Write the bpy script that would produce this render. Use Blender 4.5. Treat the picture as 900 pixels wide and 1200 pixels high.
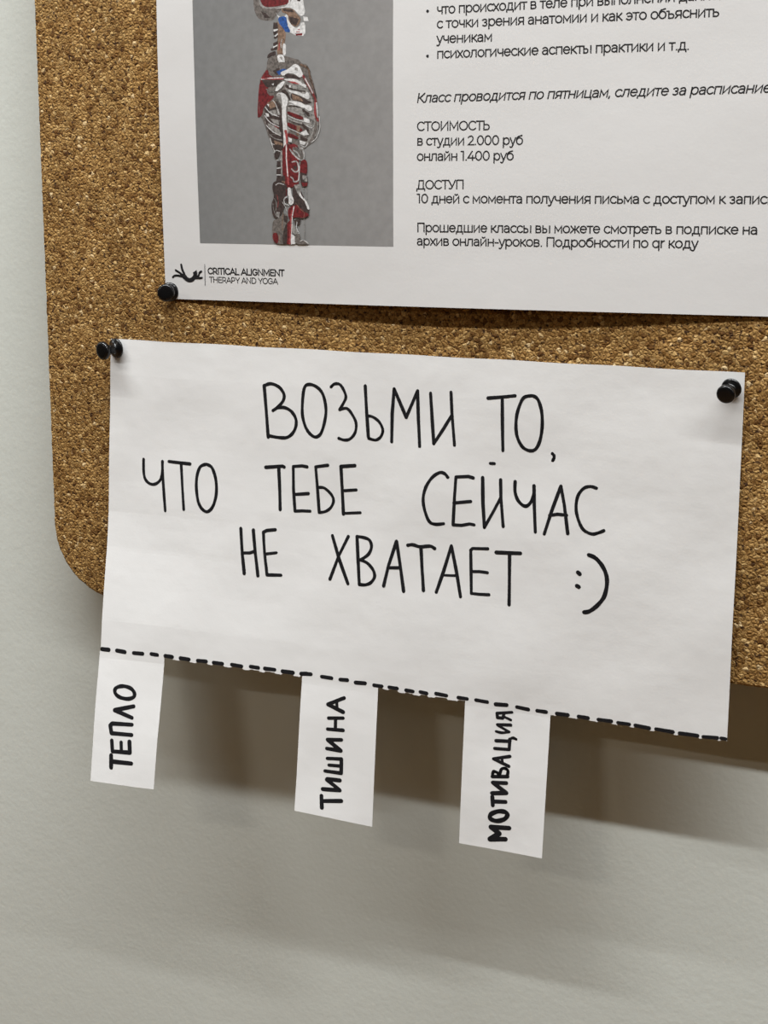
import bpy, bmesh, math, random, json
from mathutils import Vector, Matrix
for o in list(bpy.data.objects): bpy.data.objects.remove(o, do_unlink=True)
random.seed(4)
SC = bpy.context.scene
COL = SC.collection
BOARD_Y = -0.018          # front face of the cork board (the wall is y = 0)
BASE_Z = 1.30             # height of the board's lower edge above the floor

# ---------------------------------------------------------------- camera
cam_data = bpy.data.cameras.new('camera')
cam = bpy.data.objects.new('camera', cam_data); COL.objects.link(cam)
cam_data.sensor_fit = 'VERTICAL'; cam_data.sensor_height = 24.0; cam_data.sensor_width = 18.0
cam_data.lens = 1817.457 / 1200 * 24.0
cam_data.clip_start = 0.01
yaw, pitch, roll = math.radians(24.83626), math.radians(11.89272), math.radians(0.358744)
cam.location = (0.4600042, BOARD_Y - 0.6078647, BASE_Z + 0.1979517)
fwd = Vector((-math.sin(yaw) * math.cos(pitch), math.cos(yaw) * math.cos(pitch), -math.sin(pitch)))
rt = fwd.cross(Vector((0, 0, 1))).normalized(); up = rt.cross(fwd)
r2 = rt * math.cos(roll) + up * math.sin(roll); u2 = up * math.cos(roll) - rt * math.sin(roll)
cam.rotation_euler = Matrix((r2, u2, -fwd)).transposed().to_euler()
SC.camera = cam

# ---------------------------------------------------------------- light
SC.view_settings.view_transform = 'Standard'
SC.view_settings.look = 'None'
SC.view_settings.gamma = 1.0
SC.view_settings.use_curve_mapping = False
SC.view_settings.exposure = 0.0
world = bpy.data.worlds.new('room_light'); SC.world = world
world.use_nodes = True
bg = world.node_tree.nodes['Background']
bg.inputs[0].default_value = (1.0, 0.70, 0.34, 1); bg.inputs[1].default_value = 0.045
def tube_light(name, x, y, z, length, width, power, col, aim):
    ld = bpy.data.lights.new(name, 'AREA'); ld.shape = 'RECTANGLE'
    ld.size = length; ld.size_y = width; ld.energy = power; ld.color = col
    o = bpy.data.objects.new(name, ld); COL.objects.link(o)
    o.location = (x, y, z)
    d = (Vector(aim) - Vector((x, y, z))).normalized()
    xa = Vector((1, 0, 0)); za = -d; za = (za - xa * za.dot(xa)).normalized(); ya = za.cross(xa)
    o.rotation_euler = Matrix((xa, ya, za)).transposed().to_euler()
    return o
HC = 1.75
ZC = BASE_Z + HC
WHITE = (.96, .985, 1.0)
ROW = -HC / 2.35                                                                   # a row of ceiling tubes parallel to the wall
tube_light('ceiling_tube', 0.46, ROW, ZC, 3.1, .035, 68, WHITE, (.5, 0, BASE_Z))
tube_light('ceiling_tube', 5.4, ROW, ZC, 4.0, .035, 50, WHITE, (1.5, 0, BASE_Z))
tube_light('ceiling_tube', -4.6, ROW, ZC, 4.0, .035, 50, WHITE, (-.5, 0, BASE_Z))
tube_light('ceiling_tube', 0.10, -HC / 4.6, ZC, 1.6, .016, 23, (.95, .98, 1.0), (.2, 0, BASE_Z))   # a slim one close to the wall
tube_light('ceiling_lamp', -1.75, -2.65, ZC, .7, .10, 12, (1.0, .92, .80), (.2, 0, BASE_Z))          # a lamp further out in the room

# ---------------------------------------------------------------- surfaces of the two sheets
from math import exp, sin, cos, pi, sqrt
# heights in mm of the two sheets above the cork face, as functions of board millimetres (x right, z up)
def lerp_table(t, v):
    if v >= t[0][0]: return t[0][1]
    for (a, p), (b, q) in zip(t, t[1:]):
        if v >= b:
            f = (v - a) / (b - a); return p + (q - p) * f
    return t[-1][1]
LEFT_CURL = [(127, 0), (110, 1.3), (94, 2.1), (77, 3.2), (61, 4.4), (45, 5.9), (28, 8.2), (11, 11.2), (-6, 14.4), (-24, 17.0), (-60, 17.6), (-130, 18)]
TAB_LIFT = [(400, 6.0), (258, 5.5), (218, 4.5), (176, 5.8), (137, 8.3), (62, 12.0), (0, 11.5)]
def note_h(x, z):
    u = min(max((x - 36.8) / 297.0, 0), 1); v = min(max((127 - z) / 151.0, 0), 1)
    h = 0.5 + lerp_table(LEFT_CURL, z) * (1 - u) ** 1.5 + 3.2 * u * sin(pi * min(v * .9, 1) * .5) ** 2
    if z < -24:
        h += lerp_table(TAB_LIFT, x) * (-24 - z) / 63.0
    w = v * (1 - .0 * v)
    h += min(1, v * 4) * (.28 * sin(x * .055 + z * .03 + 1) * sin(z * .075 - x * .018) + .16 * sin(x * .11 - z * .06) * sin(z * .05 + 2))
    return max(h, .3)
def poster_h(x, z):
    u = min(max((x - 67) / 297.0, 0), 1); v = min(max((z - 146) / 210.0, 0), 1)
    h = .5 + 3.4 * sin(pi * min(u * 1.02, 1)) ** 1.4 * (1 - .4 * v) + 2.2 * sin(pi * v) * (1 - u) ** 2
    h += .12 * min(1, v * 6) * sin(x * .05 - z * .04) * sin(z * .06 + x * .02)
    return h

DATA = json.loads('''\
{"note":[[[1.42,0,[[119.61,109.56],[120.84,98.89],[122.02,86.61]]],
[1.31,1,[[119.61,109.56],[122.97,110.68],[127.06,109.49],[129.71,106.6],[129.47,103.53],[126.93,100.57],[124.35,98.71]]],
[1.31,1,[[126.36,100.02],[130.1,100.41],[133.56,98.95],[135.89,95.78],[135.94,92.21],[134.27,89.03],[131.42,87.03],[127.38,86.74],[122.25,87.15]]],
[1.28,1,[[142.44,111.5],[139.93,109.74],[139.08,102.6],[139.39,96.52],[141.64,91.07],[145.36,88.27],[148.42,90.01],[150.26,95.71],[150.72,101.29],[149.24,107.25],[146.4,110.36],[142.44,111.5]]],
[1.16,1,[[153.1,111.0],[154.75,112.35],[157.25,112.34],[159.23,110.1],[160.37,106.91],[159.03,103.82],[157.41,101.21]]],
[1.16,1,[[157.41,101.21],[161.0,101.94],[163.83,99.11],[165.56,95.72],[165.21,91.68],[162.95,88.75],[160.2,87.9],[157.29,88.5]]]],
[[1.36,0,[[169.7,112.34],[170.41,102.67],[171.61,90.25]]],
[1.15,1,[[170.58,99.28],[173.33,99.12],[176.66,97.1],[178.48,93.73],[177.62,90.68],[175.21,89.01],[171.79,89.51]]],
[1.35,0,[[182.85,88.82],[182.83,100.99],[183.56,111.92]]],
[1.34,0,[[183.56,111.92],[189.49,99.95],[194.63,111.7]]],
[1.33,0,[[194.63,111.7],[195.23,99.35],[196.14,87.81]]],
[1.32,0,[[200.69,111.09],[201.57,100.76],[202.69,89.43]]],
[1.22,0,[[202.69,89.43],[206.72,95.71],[210.76,102.35]]],
[1.21,0,[[210.12,112.05],[210.75,102.84],[212.28,89.5]]]],
[[1.29,0,[[227.02,110.6],[233.13,111.42],[239.08,112.36]]],
[1.28,0,[[233.39,111.29],[233.77,100.17],[234.26,88.82]]],
[1.26,1,[[245.19,112.64],[242.49,111.28],[240.4,105.9],[239.79,100.58],[240.43,95.33],[242.8,91.15],[245.85,89.69],[248.58,90.38],[250.48,94.12],[251.31,99.93],[250.98,106.11],[249.49,110.77],[247.69,112.55],[245.19,112.64]]],
[1.17,1,[[256.1,89.17],[256.76,88.6],[256.91,87.41],[256.35,86.31]]]],
[[1.27,1,[[55.79,71.39],[56.1,64.32],[57.86,60.97],[61.36,59.93],[64.75,61.82],[66.04,65.13],[66.13,71.1]]],
[1.27,0,[[66.0,71.09],[66.77,61.45],[68.27,48.1]]],
[1.38,0,[[69.6,71.37],[74.42,71.21],[81.06,71.09]]],
[1.25,0,[[76.29,70.72],[77.2,60.72],[78.31,49.64]]],
[1.35,1,[[89.08,71.45],[86.39,69.93],[84.83,65.05],[84.95,58.71],[86.57,52.49],[90.27,49.62],[93.51,52.02],[95.31,57.98],[94.95,64.8],[93.03,69.92],[90.89,71.33],[89.08,71.45]]]],
[[1.44,0,[[120.84,72.66],[129.37,73.91],[130.32,73.53]]],
[1.43,0,[[127.49,73.2],[128.18,63.26],[128.68,54.03]]],
[1.29,0,[[141.81,74.56],[139.34,74.81],[134.88,74.18],[135.16,63.84],[136.12,53.94],[139.68,54.41],[143.65,54.58]]],
[1.3,0,[[135.82,61.54],[142.58,62.49]]],
[1.28,0,[[152.07,76.08],[146.11,74.89],[147.13,64.83],[148.11,54.57]]],
[1.17,1,[[147.73,65.71],[150.47,65.66],[153.85,63.15],[155.1,60.47],[153.95,57.31],[151.26,55.13],[148.11,54.4]]],
[1.38,0,[[165.36,76.95],[158.56,76.03],[159.28,65.84],[160.12,54.82]]],
[1.16,0,[[159.71,65.21],[166.25,66.17]]],
[1.16,0,[[160.29,55.11],[168.44,56.16]]]],
[[1.27,1,[[209.68,75.45],[208.17,76.91],[205.79,77.12],[202.44,74.72],[199.66,70.27],[198.57,65.19],[199.38,60.24],[201.6,55.41],[204.53,54.42],[208.32,55.02]]],
[1.26,0,[[221.3,76.08],[219.11,76.55],[213.43,75.85],[213.05,67.41],[212.68,54.92],[216.62,55.04],[220.25,56.03],[222.35,55.83]]],
[1.22,0,[[212.82,64.51],[220.48,65.82]]],
[1.4,0,[[225.56,76.57],[226.02,66.05],[227.07,55.2]]],
[1.22,0,[[227.07,55.2],[230.47,61.54],[234.05,68.72]]],
[1.25,0,[[233.66,76.25],[234.05,68.72],[235.59,56.39]]],
[1.1,0,[[228.79,82.93],[230.63,82.98]]]],
[[1.29,1,[[240.16,76.06],[240.35,71.46],[242.15,67.74],[245.28,65.99],[247.7,68.24],[248.65,71.7],[248.62,74.6]]],
[1.28,0,[[248.6,74.98],[249.08,66.91],[250.04,55.46]]],
[1.28,0,[[254.03,55.01],[256.87,65.2],[260.36,75.84],[262.2,68.09],[264.23,56.14]]],
[1.18,0,[[255.97,63.09],[259.42,63.89],[263.38,63.87]]],
[1.2,1,[[275.68,76.31],[273.12,76.8],[270.23,75.74],[267.92,72.43],[267.3,67.58],[268.35,62.88],[270.76,58.54],[274.52,56.99],[277.41,57.75],[279.69,58.89]]]],
[[1.45,0,[[108.75,43.51],[109.94,31.94],[111.25,22.98]]],
[1.44,0,[[115.27,43.39],[116.7,32.6],[118.3,22.65]]],
[1.23,0,[[109.93,32.36],[113.76,32.74],[116.37,33.73]]],
[1.31,0,[[126.47,44.63],[122.16,43.87],[120.45,42.93],[121.34,33.58],[122.95,23.49],[130.08,24.07]]],
[1.22,0,[[121.94,33.01],[127.41,34.17]]]],
[[1.4,0,[[155.02,44.53],[158.81,34.58],[163.71,23.81]]],
[1.28,0,[[162.92,44.95],[158.73,36.11],[154.74,24.9]]],
[1.39,0,[[167.19,45.38],[168.26,34.54],[169.28,24.0]]],
[1.28,1,[[167.19,45.38],[170.68,45.22],[173.51,44.23],[174.48,41.28],[172.96,37.83],[169.46,35.17]]],
[1.28,1,[[169.46,35.17],[172.85,33.99],[175.72,31.23],[176.5,28.24],[174.86,25.52],[172.16,24.21],[169.28,24.1]]],
[1.37,0,[[181.04,24.64],[183.0,34.01],[186.41,45.1],[188.36,35.56],[190.59,23.36]]],
[1.26,0,[[182.77,32.96],[188.7,33.56]]],
[1.36,1,[[191.84,43.9],[194.24,44.34],[197.46,43.78],[202.23,44.49],[204.38,43.69]]],
[1.35,0,[[198.0,43.58],[198.86,34.07],[199.92,24.59]]]],
[[1.34,0,[[205.92,24.48],[208.85,33.83],[212.13,45.61],[214.91,34.48],[217.22,23.7]]],
[1.03,0,[[208.64,32.31],[214.98,32.73]]],
[1.22,0,[[228.95,46.05],[221.89,45.46],[221.13,44.63],[221.64,35.2],[222.12,25.75],[225.79,25.76],[230.21,26.06]]],
[1.13,0,[[221.74,35.31],[225.4,35.71],[229.17,35.63]]],
[1.42,0,[[232.9,44.88],[238.58,45.24],[243.8,45.63]]],
[1.31,0,[[238.94,45.13],[239.21,34.64],[239.53,22.75]]]],
[[1.47,1,[[269.42,40.14],[270.23,39.5]]],
[1.48,1,[[269.22,34.35],[270.06,34.0]]],
[1.54,1,[[273.74,48.02],[276.65,47.05],[279.66,44.16],[281.67,40.37],[282.08,35.98],[281.07,31.0],[278.37,27.02],[275.2,24.19],[272.77,23.41]]]]],
"dash":[[[1.52,0,[[37.91,-20.38],[41.61,-20.31]]],
[1.52,0,[[46.11,-20.14],[50.48,-20.33]]],
[1.51,0,[[55.34,-20.24],[60.14,-20.04]]],
[1.5,0,[[64.89,-19.62],[68.04,-19.74]]],
[1.49,0,[[72.22,-19.99],[75.85,-20.07]]],
[1.48,0,[[80.23,-19.94],[84.62,-20.04]]],
[1.47,0,[[89.26,-20.1],[93.64,-19.94]]],
[1.47,0,[[97.52,-20.18],[102.18,-20.32]]],
[1.46,0,[[107.05,-19.84],[112.19,-20.02]]],
[1.45,0,[[116.75,-19.58],[120.8,-19.67]]],
[1.44,0,[[124.06,-19.62],[129.04,-19.61]]],
[1.43,0,[[133.02,-19.83],[138.2,-19.9]]],
[1.42,0,[[142.37,-19.86],[145.06,-19.54]]]],
[[1.42,0,[[142.22,-19.86],[147.11,-19.51]]],
[1.41,0,[[152.51,-19.99],[157.38,-20.07]]],
[1.4,0,[[161.63,-20.22],[165.12,-20.01]]],
[1.4,0,[[169.23,-20.64],[173.75,-20.42]]],
[1.39,0,[[178.03,-20.8],[181.81,-20.79]]],
[1.38,0,[[185.33,-20.81],[189.08,-20.91]]],
[1.38,0,[[193.3,-21.17],[196.57,-21.32]]],
[1.37,0,[[200.07,-21.09],[203.11,-21.36]]],
[1.37,0,[[207.53,-20.87],[212.43,-21.09]]],
[1.36,0,[[218.0,-21.2],[222.15,-21.17]]],
[1.36,0,[[226.27,-21.14],[231.5,-21.31]]],
[1.35,0,[[235.35,-21.79],[240.26,-21.46]]]],
[[1.33,0,[[244.92,-21.74],[250.01,-22.17]]],
[1.33,0,[[253.97,-22.18],[257.92,-22.19]]],
[1.32,0,[[262.75,-22.38],[267.56,-22.35]]],
[1.31,0,[[272.36,-22.51],[276.48,-22.55]]],
[1.3,0,[[281.03,-22.84],[286.61,-22.76]]],
[1.29,0,[[289.59,-22.63],[294.44,-22.23]]],
[1.28,0,[[297.01,-22.93],[302.87,-22.81]]],
[1.27,0,[[305.81,-23.12],[312.87,-23.34]]],
[1.26,0,[[315.77,-23.43],[323.15,-23.25]]],
[1.24,0,[[325.61,-23.39],[331.32,-23.43]]],
[1.24,0,[[332.95,-23.59],[334.76,-23.41]]]]],
"strip1":[[[1.69,0,[[47.77,-69.36],[48.27,-75.08]]],
[1.69,0,[[48.03,-72.25],[59.03,-71.77]]],
[1.69,0,[[47.52,-62.4],[48.31,-67.46],[57.76,-66.79],[57.09,-61.75]]],
[1.55,0,[[52.65,-62.63],[53.17,-66.81]]],
[1.66,0,[[57.65,-53.69],[46.97,-54.42],[46.03,-55.51],[47.07,-59.0],[57.95,-58.45]]],
[1.66,0,[[57.63,-45.07],[47.72,-48.05],[57.31,-50.5]]],
[1.54,1,[[50.67,-36.39],[47.34,-37.68],[47.01,-39.82],[49.49,-41.64],[54.01,-42.02],[57.18,-40.75],[57.24,-38.64],[54.86,-36.81],[50.67,-36.39]]]]],
"strip2":[[[1.53,0,[[155.28,-74.71],[155.84,-80.12]]],
[1.53,0,[[155.63,-77.03],[164.95,-75.75]]],
[1.53,0,[[164.0,-71.02],[155.74,-71.53]]],
[1.53,0,[[164.0,-70.9],[157.44,-66.93]]],
[1.54,0,[[163.74,-66.44],[157.62,-66.65]]],
[1.41,0,[[157.13,-57.13],[164.01,-56.52],[164.21,-63.07],[156.3,-63.07]]],
[1.41,0,[[158.13,-60.13],[164.04,-59.77]]],
[1.54,0,[[156.72,-52.6],[163.5,-52.71],[156.94,-48.49],[163.61,-47.69]]],
[1.41,0,[[156.95,-38.47],[163.95,-37.59]]],
[1.41,0,[[156.66,-43.57],[164.2,-43.17]]],
[1.28,0,[[160.36,-38.23],[160.46,-43.21]]],
[1.53,0,[[163.99,-28.35],[156.29,-32.21],[163.81,-34.81]]],
[1.15,0,[[160.5,-30.76],[160.85,-33.51]]]]],
"strip3":[[[1.83,0,[[242.88,-81.19],[235.7,-82.46],[239.84,-79.13],[235.93,-76.88],[244.27,-75.9]]],
[1.69,1,[[238.74,-69.27],[235.67,-71.08],[235.5,-73.05],[238.29,-73.68],[241.82,-72.31],[243.22,-70.14],[241.99,-68.92],[238.74,-69.27]]],
[1.56,0,[[235.95,-63.1],[236.33,-66.89]]],
[1.56,0,[[236.18,-65.18],[242.09,-64.41]]],
[1.55,0,[[235.73,-61.53],[242.2,-60.37],[235.8,-56.73],[241.95,-56.02]]],
[1.29,0,[[235.45,-54.11],[242.42,-53.04]]],
[1.16,1,[[235.45,-54.11],[235.84,-51.82],[237.82,-52.15],[238.55,-53.5],[239.34,-50.34],[240.92,-49.6],[242.4,-50.51],[242.1,-53.09]]],
[1.27,0,[[242.66,-48.45],[235.51,-46.16],[242.84,-44.01]]],
[1.02,0,[[239.38,-45.59],[239.82,-47.61]]],
[1.28,0,[[235.77,-41.49],[242.35,-41.05],[242.41,-36.49]]],
[1.28,0,[[236.23,-38.0],[242.46,-37.37]]],
[1.02,1,[[242.42,-36.62],[243.66,-35.68],[245.29,-36.08]]],
[1.02,1,[[236.01,-33.84],[238.74,-34.09],[241.92,-33.27]]],
[1.02,0,[[241.92,-33.27],[236.52,-30.97]]],
[1.15,0,[[236.51,-30.78],[242.54,-30.14]]],
[1.15,0,[[242.78,-24.41],[236.09,-25.75],[236.37,-27.62],[238.75,-27.62],[239.29,-25.32]]],
[1.02,0,[[239.37,-26.9],[242.43,-27.88]]]]],
"figure":[[7,0.0,0,[[116.97,277.39],[117.15,272.74],[118.05,269.21],[119.9,267.01],[123.62,266.28],[126.88,266.35],[128.75,268.79],[131.54,271.37],[134.3,272.02],[134.35,283.86],[130.7,287.09],[123.79,287.83],[119.13,285.0]]],
[1,0.0,0,[[119.07,277.3],[120.19,272.61],[122.04,271.38],[125.99,270.83],[134.3,272.02],[137.06,276.49],[135.27,284.2],[130.7,286.33],[124.25,286.66],[120.52,283.39]]],
[0,0.0,0,[[126.92,270.98],[134.3,271.45],[137.04,270.38],[139.76,267.59],[141.58,267.9],[142.27,269.4],[141.59,271.72],[141.15,275.55],[139.8,280.18],[137.09,283.35],[134.33,278.14],[134.3,272.02]]],
[3,0.0,0,[[120.1,277.25],[120.54,274.53],[121.59,272.75],[123.21,271.91],[127.39,271.85],[131.55,272.33],[134.07,272.8],[134.55,275.46],[132.51,280.52],[126.08,282.36],[121.43,280.66]]],
[2,0.0,0,[[120.63,270.35],[123.19,269.4],[125.26,267.38],[122.7,267.48]]],
[6,0.0,0,[[130.85,271.32],[136.35,270.71],[137.94,268.81],[140.22,266.8],[139.75,264.9],[137.92,263.24],[134.71,264.25],[133.82,268.59],[130.83,269.48]]],
[2,0.0,0,[[131.31,270.92],[136.12,270.42],[137.03,269.23],[131.99,269.89]]],
[2,0.0,0,[[134.27,267.8],[139.3,266.46],[137.92,263.82],[135.18,264.69]]],
[2,0.0,0,[[138.2,274.92],[140.24,274.45],[139.78,273.51],[138.42,273.76]]],
[0,0.0,0,[[128.3,269.58],[128.98,268.2],[130.59,267.64],[132.44,267.87],[133.13,268.62],[134.05,268.0],[133.9,266.47],[135.63,264.1],[137.92,262.67],[139.75,263.75],[140.21,265.08],[142.26,265.0],[142.25,259.44],[137.91,259.66],[135.16,261.03],[133.78,261.66],[129.66,266.83],[128.65,268.22]]],
[0,0.0,0,[[141.22,267.46],[143.4,267.06],[143.85,265.44],[141.58,265.53]]],
[5,0.0,0,[[128.74,267.63],[133.13,267.85],[133.43,265.33],[135.07,261.61],[134.7,261.16],[131.94,261.72],[130.56,262.93]]],
[3,0.0,0,[[137.45,260.57],[140.88,260.64],[140.65,259.72],[137.91,259.78]]],
[4,0.0,0,[[137.91,261.44],[139.74,261.37],[139.65,261.07],[137.91,261.13]]],
[4,0.0,0,[[138.47,262.34],[139.66,262.41],[139.56,261.84]]],
[6,0.0,0,[[128.83,265.86],[132.93,261.46],[132.67,258.22],[131.68,255.4],[131.42,251.74],[128.74,251.81],[128.27,255.1],[128.78,258.35],[129.05,262.4],[128.1,265.28]]],
[0,0.0,0,[[131.21,256.84],[132.9,256.58],[132.89,252.92],[132.4,251.71],[133.36,250.45],[131.42,251.74]]],
[2,0.0,0,[[126.88,265.53],[128.83,265.26],[129.06,263.01],[126.62,262.9]]],
[2,0.0,0,[[126.61,261.68],[129.05,262.4],[128.8,261.19],[126.99,260.24]]],
[2,0.0,0,[[126.83,259.43],[129.04,260.78],[129.03,259.36],[127.46,258.8]]],
[2,0.0,0,[[126.57,256.99],[129.02,257.93],[129.01,256.71],[126.81,255.96]]],
[2,0.0,0,[[125.33,254.78],[128.76,255.9],[128.75,254.47],[125.81,253.95]]],
[2,0.0,0,[[124.09,252.77],[128.02,254.08],[128.0,251.83],[126.04,251.89],[123.58,250.73]]],
[0,0.0,0,[[126.86,262.56],[129.05,262.81],[129.05,262.32],[127.1,261.74]]],
[0,0.0,0,[[127.33,259.94],[129.04,261.1],[129.04,260.58],[127.81,259.6]]],
[0,0.0,0,[[126.56,255.56],[128.77,256.39],[128.76,255.9],[126.56,254.95]]],
[0,0.36,1,[[130.97,258.27],[130.47,256.66],[130.71,255.02]]],
[4,0.45,1,[[129.75,257.09],[129.49,254.24]]],
[7,0.0,0,[[123.82,250.72],[126.04,251.48],[128.5,252.43],[132.4,251.71],[137.24,250.34],[139.18,249.88],[140.62,248.22],[143.03,248.15],[145.42,244.03],[143.01,237.56],[121.5,237.99],[119.54,241.35],[121.55,244.61],[123.3,246.21]]],
[0,0.0,0,[[128.5,252.23],[131.43,252.35],[132.39,250.07],[131.89,246.81],[128.97,249.35]]],
[1,0.0,0,[[129.57,251.18],[130.93,251.34],[131.17,249.7]]],
[2,0.0,0,[[126.51,248.6],[129.93,246.46],[128.69,243.61],[126.49,245.31]]],
[5,0.0,0,[[128.21,245.27],[131.4,246.42],[133.35,246.16],[129.43,243.8]]],
[7,0.0,0,[[125.57,247.92],[129.32,249.38],[137.19,248.39],[142.7,247.46],[145.9,241.96],[148.16,233.37],[149.26,224.39],[148.07,218.53],[145.28,215.4],[141.56,213.05],[139.68,211.08],[126.55,211.52],[124.3,217.52],[121.57,224.72],[119.26,228.33],[119.85,238.62],[122.27,245.65]]],
[1,0.0,0,[[131.61,242.29],[139.94,242.1],[143.61,238.13],[146.33,232.24],[147.2,224.42],[145.78,218.55],[142.51,214.63],[139.69,212.27],[133.66,214.68],[133.42,234.42]]],
[3,0.0,0,[[123.92,246.79],[120.84,243.33],[119.38,239.02],[118.52,226.74],[119.46,226.25],[121.14,227.5],[121.65,230.67],[125.46,233.38],[127.35,235.32],[124.54,235.37],[123.14,237.37],[124.57,239.31],[121.75,240.16],[122.71,242.5],[131.61,242.49],[131.61,243.07],[124.6,243.44]]],
[2,0.0,0,[[120.82,241.95],[131.14,241.91],[127.85,239.24],[123.16,238.94]]],
[0,0.52,1,[[120.83,242.34],[125.53,242.63],[131.61,242.68]]],
[4,0.43,1,[[120.83,242.74],[125.53,242.24],[131.61,242.29]]],
[2,0.0,0,[[122.14,231.46],[127.81,233.73],[130.59,230.53],[130.97,222.63],[131.32,214.69],[127.51,212.32],[124.78,217.92],[122.53,225.1]]],
[6,0.0,0,[[123.57,232.62],[127.34,233.35],[128.25,230.96],[124.95,229.83]]],
[1,0.0,0,[[124.47,229.04],[129.18,229.77],[130.09,227.38],[125.86,227.04]]],
[1,0.0,0,[[124.9,225.87],[129.59,225.02],[129.57,223.04],[126.76,223.86]]],
[1,0.0,0,[[122.99,224.3],[127.21,222.67],[130.47,220.26],[129.97,218.67],[125.76,220.3]]],
[6,0.0,0,[[126.65,216.71],[130.86,215.49],[130.82,213.1],[127.53,213.51]]],
[0,0.0,0,[[122.57,228.28],[124.22,227.86],[124.44,226.67],[123.02,226.69]]],
[0,0.0,0,[[123.32,232.03],[124.5,231.81],[124.25,230.83]]],
[0,0.0,0,[[125.75,240.27],[126.93,240.44],[126.69,239.58]]],
[0,0.39,1,[[122.6,230.66],[124.93,228.25],[129.14,226.61]]],
[0,0.35,1,[[122.32,227.09],[124.88,224.28],[129.56,222.25]]],
[0,0.35,1,[[122.97,223.11],[126.23,220.29],[129.97,218.67]]],
[1,0.39,1,[[124.56,219.11],[127.13,217.5],[130.88,216.68]]],
[0,0.3,1,[[125.21,215.52],[127.55,214.71],[129.91,214.5]]],
[0,0.3,1,[[126.4,233.36],[127.79,231.76],[129.16,228.19]]],
[1,0.34,1,[[123.15,238.16],[125.49,236.93],[127.37,237.28]]],
[2,0.3,1,[[127.77,229.79],[129.13,225.82],[129.76,220.26]]],
[4,0.26,1,[[127.21,222.67],[129.08,221.86]]],
[0,0.39,1,[[124.77,217.52],[125.76,214.72],[126.8,212.32]]],
[0,0.0,0,[[130.23,245.06],[133.95,246.14],[137.19,248.39],[139.26,247.56],[140.87,244.8],[141.32,243.23],[139.48,242.5],[137.18,244.11],[133.48,244.59],[131.85,243.46],[130.45,243.88]]],
[1,0.0,0,[[137.42,246.83],[138.57,246.6],[138.8,245.24],[137.19,245.67]]],
[2,0.0,0,[[132.32,244.23],[138.1,243.5],[140.4,241.7],[136.25,242.38],[132.54,243.05]]],
[0,0.0,0,[[131.84,242.29],[137.18,242.16],[140.4,240.73],[142.23,238.55],[139.93,239.37],[136.25,240.94],[132.07,241.69]]],
[4,0.0,0,[[133.46,241.27],[137.17,240.92],[139.94,239.69],[136.24,240.23]]],
[2,0.0,0,[[132.53,240.31],[134.38,239.1],[136.24,238.87],[141.77,237.39],[142.69,236.59],[139.0,237.05],[132.52,238.36]]],
[1,0.0,0,[[133.92,240.28],[139.93,238.98],[142.69,237.37],[141.77,237.0],[134.84,238.31]]],
[0,0.0,0,[[134.39,239.8],[135.41,239.67],[135.08,238.5],[134.38,238.71]]],
[0,0.0,0,[[133.91,237.62],[139.0,236.86],[141.76,235.44],[143.6,236.96],[144.51,234.22],[143.59,233.45],[139.92,235.08],[133.91,236.96]]],
[2,0.0,0,[[135.3,236.54],[139.92,234.89],[143.59,233.06],[145.88,232.25],[142.2,231.6],[138.98,233.14],[135.28,233.6]]],
[6,0.0,0,[[135.76,235.94],[139.91,234.5],[141.29,232.71],[136.21,233.58]]],
[0,0.0,0,[[134.35,233.22],[139.9,232.54],[142.2,231.13],[144.95,231.09],[145.86,229.12],[144.02,228.57],[141.27,230.37],[134.34,232.44]]],
[2,0.26,1,[[133.86,230.88],[137.11,230.82],[140.35,230.38]]],
[2,0.0,0,[[140.58,229.99],[144.02,227.98],[145.85,227.17],[143.55,226.42],[141.26,228.02]]],
[3,0.0,0,[[133.38,228.92],[136.16,228.09],[141.24,226.45],[141.23,225.27],[138.92,225.5],[133.6,227.53]]],
[0,0.0,0,[[141.47,226.05],[144.46,225.23],[144.21,223.67],[141.68,224.28]]],
[2,0.0,0,[[140.76,224.1],[143.96,220.92],[143.49,220.14],[140.74,222.53]]],
[3,0.0,0,[[133.33,224.38],[136.11,223.36],[140.96,221.34],[140.49,220.17],[137.02,220.99],[133.54,222.6]]],
[0,0.0,0,[[139.79,219.78],[142.57,220.93],[143.94,218.96],[141.63,218.58]]],
[3,0.0,0,[[133.5,219.83],[136.06,219.22],[139.07,217.81],[138.36,217.03],[133.72,218.25]]],
[2,0.0,0,[[139.77,218.6],[143.46,216.99],[142.99,216.21],[139.75,217.02]]],
[0,0.0,0,[[139.29,216.62],[142.52,215.81],[141.58,214.63],[139.5,215.04]]],
[0,0.0,0,[[133.71,217.85],[135.57,217.44],[135.55,215.86],[134.15,215.86]]],
[6,0.0,0,[[137.97,222.95],[139.82,222.54],[138.85,218.6],[137.92,219.0]]],
[2,0.43,1,[[134.15,215.86],[137.85,213.86],[139.69,212.27]]],
[1,0.59,1,[[144.48,227.97],[145.36,223.26],[144.4,218.56]]],
[0,0.34,1,[[133.82,226.94],[137.07,225.52],[141.22,224.49]]],
[0,0.34,1,[[133.76,221.81],[137.94,220.19],[141.63,218.58]]],
[0,0.34,1,[[134.33,231.65],[138.04,231.2],[141.27,230.17]]],
[1,0.51,1,[[141.72,228.01],[144.0,225.63],[145.83,224.82]]],
[0,0.38,1,[[142.59,222.9],[144.89,221.7],[146.27,222.47]]],
[0,0.34,1,[[139.72,214.64],[142.03,213.84],[143.44,215.41]]],
[2,0.26,1,[[134.27,224.96],[137.98,223.74],[141.21,222.91]]],
[4,1.01,1,[[141.32,243.23],[143.61,239.68],[145.89,236.14],[147.25,232.61],[147.0,227.94],[148.35,224.79]]],
[0,0.51,1,[[142.24,242.05],[144.52,238.5],[145.89,236.14]]],
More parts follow.
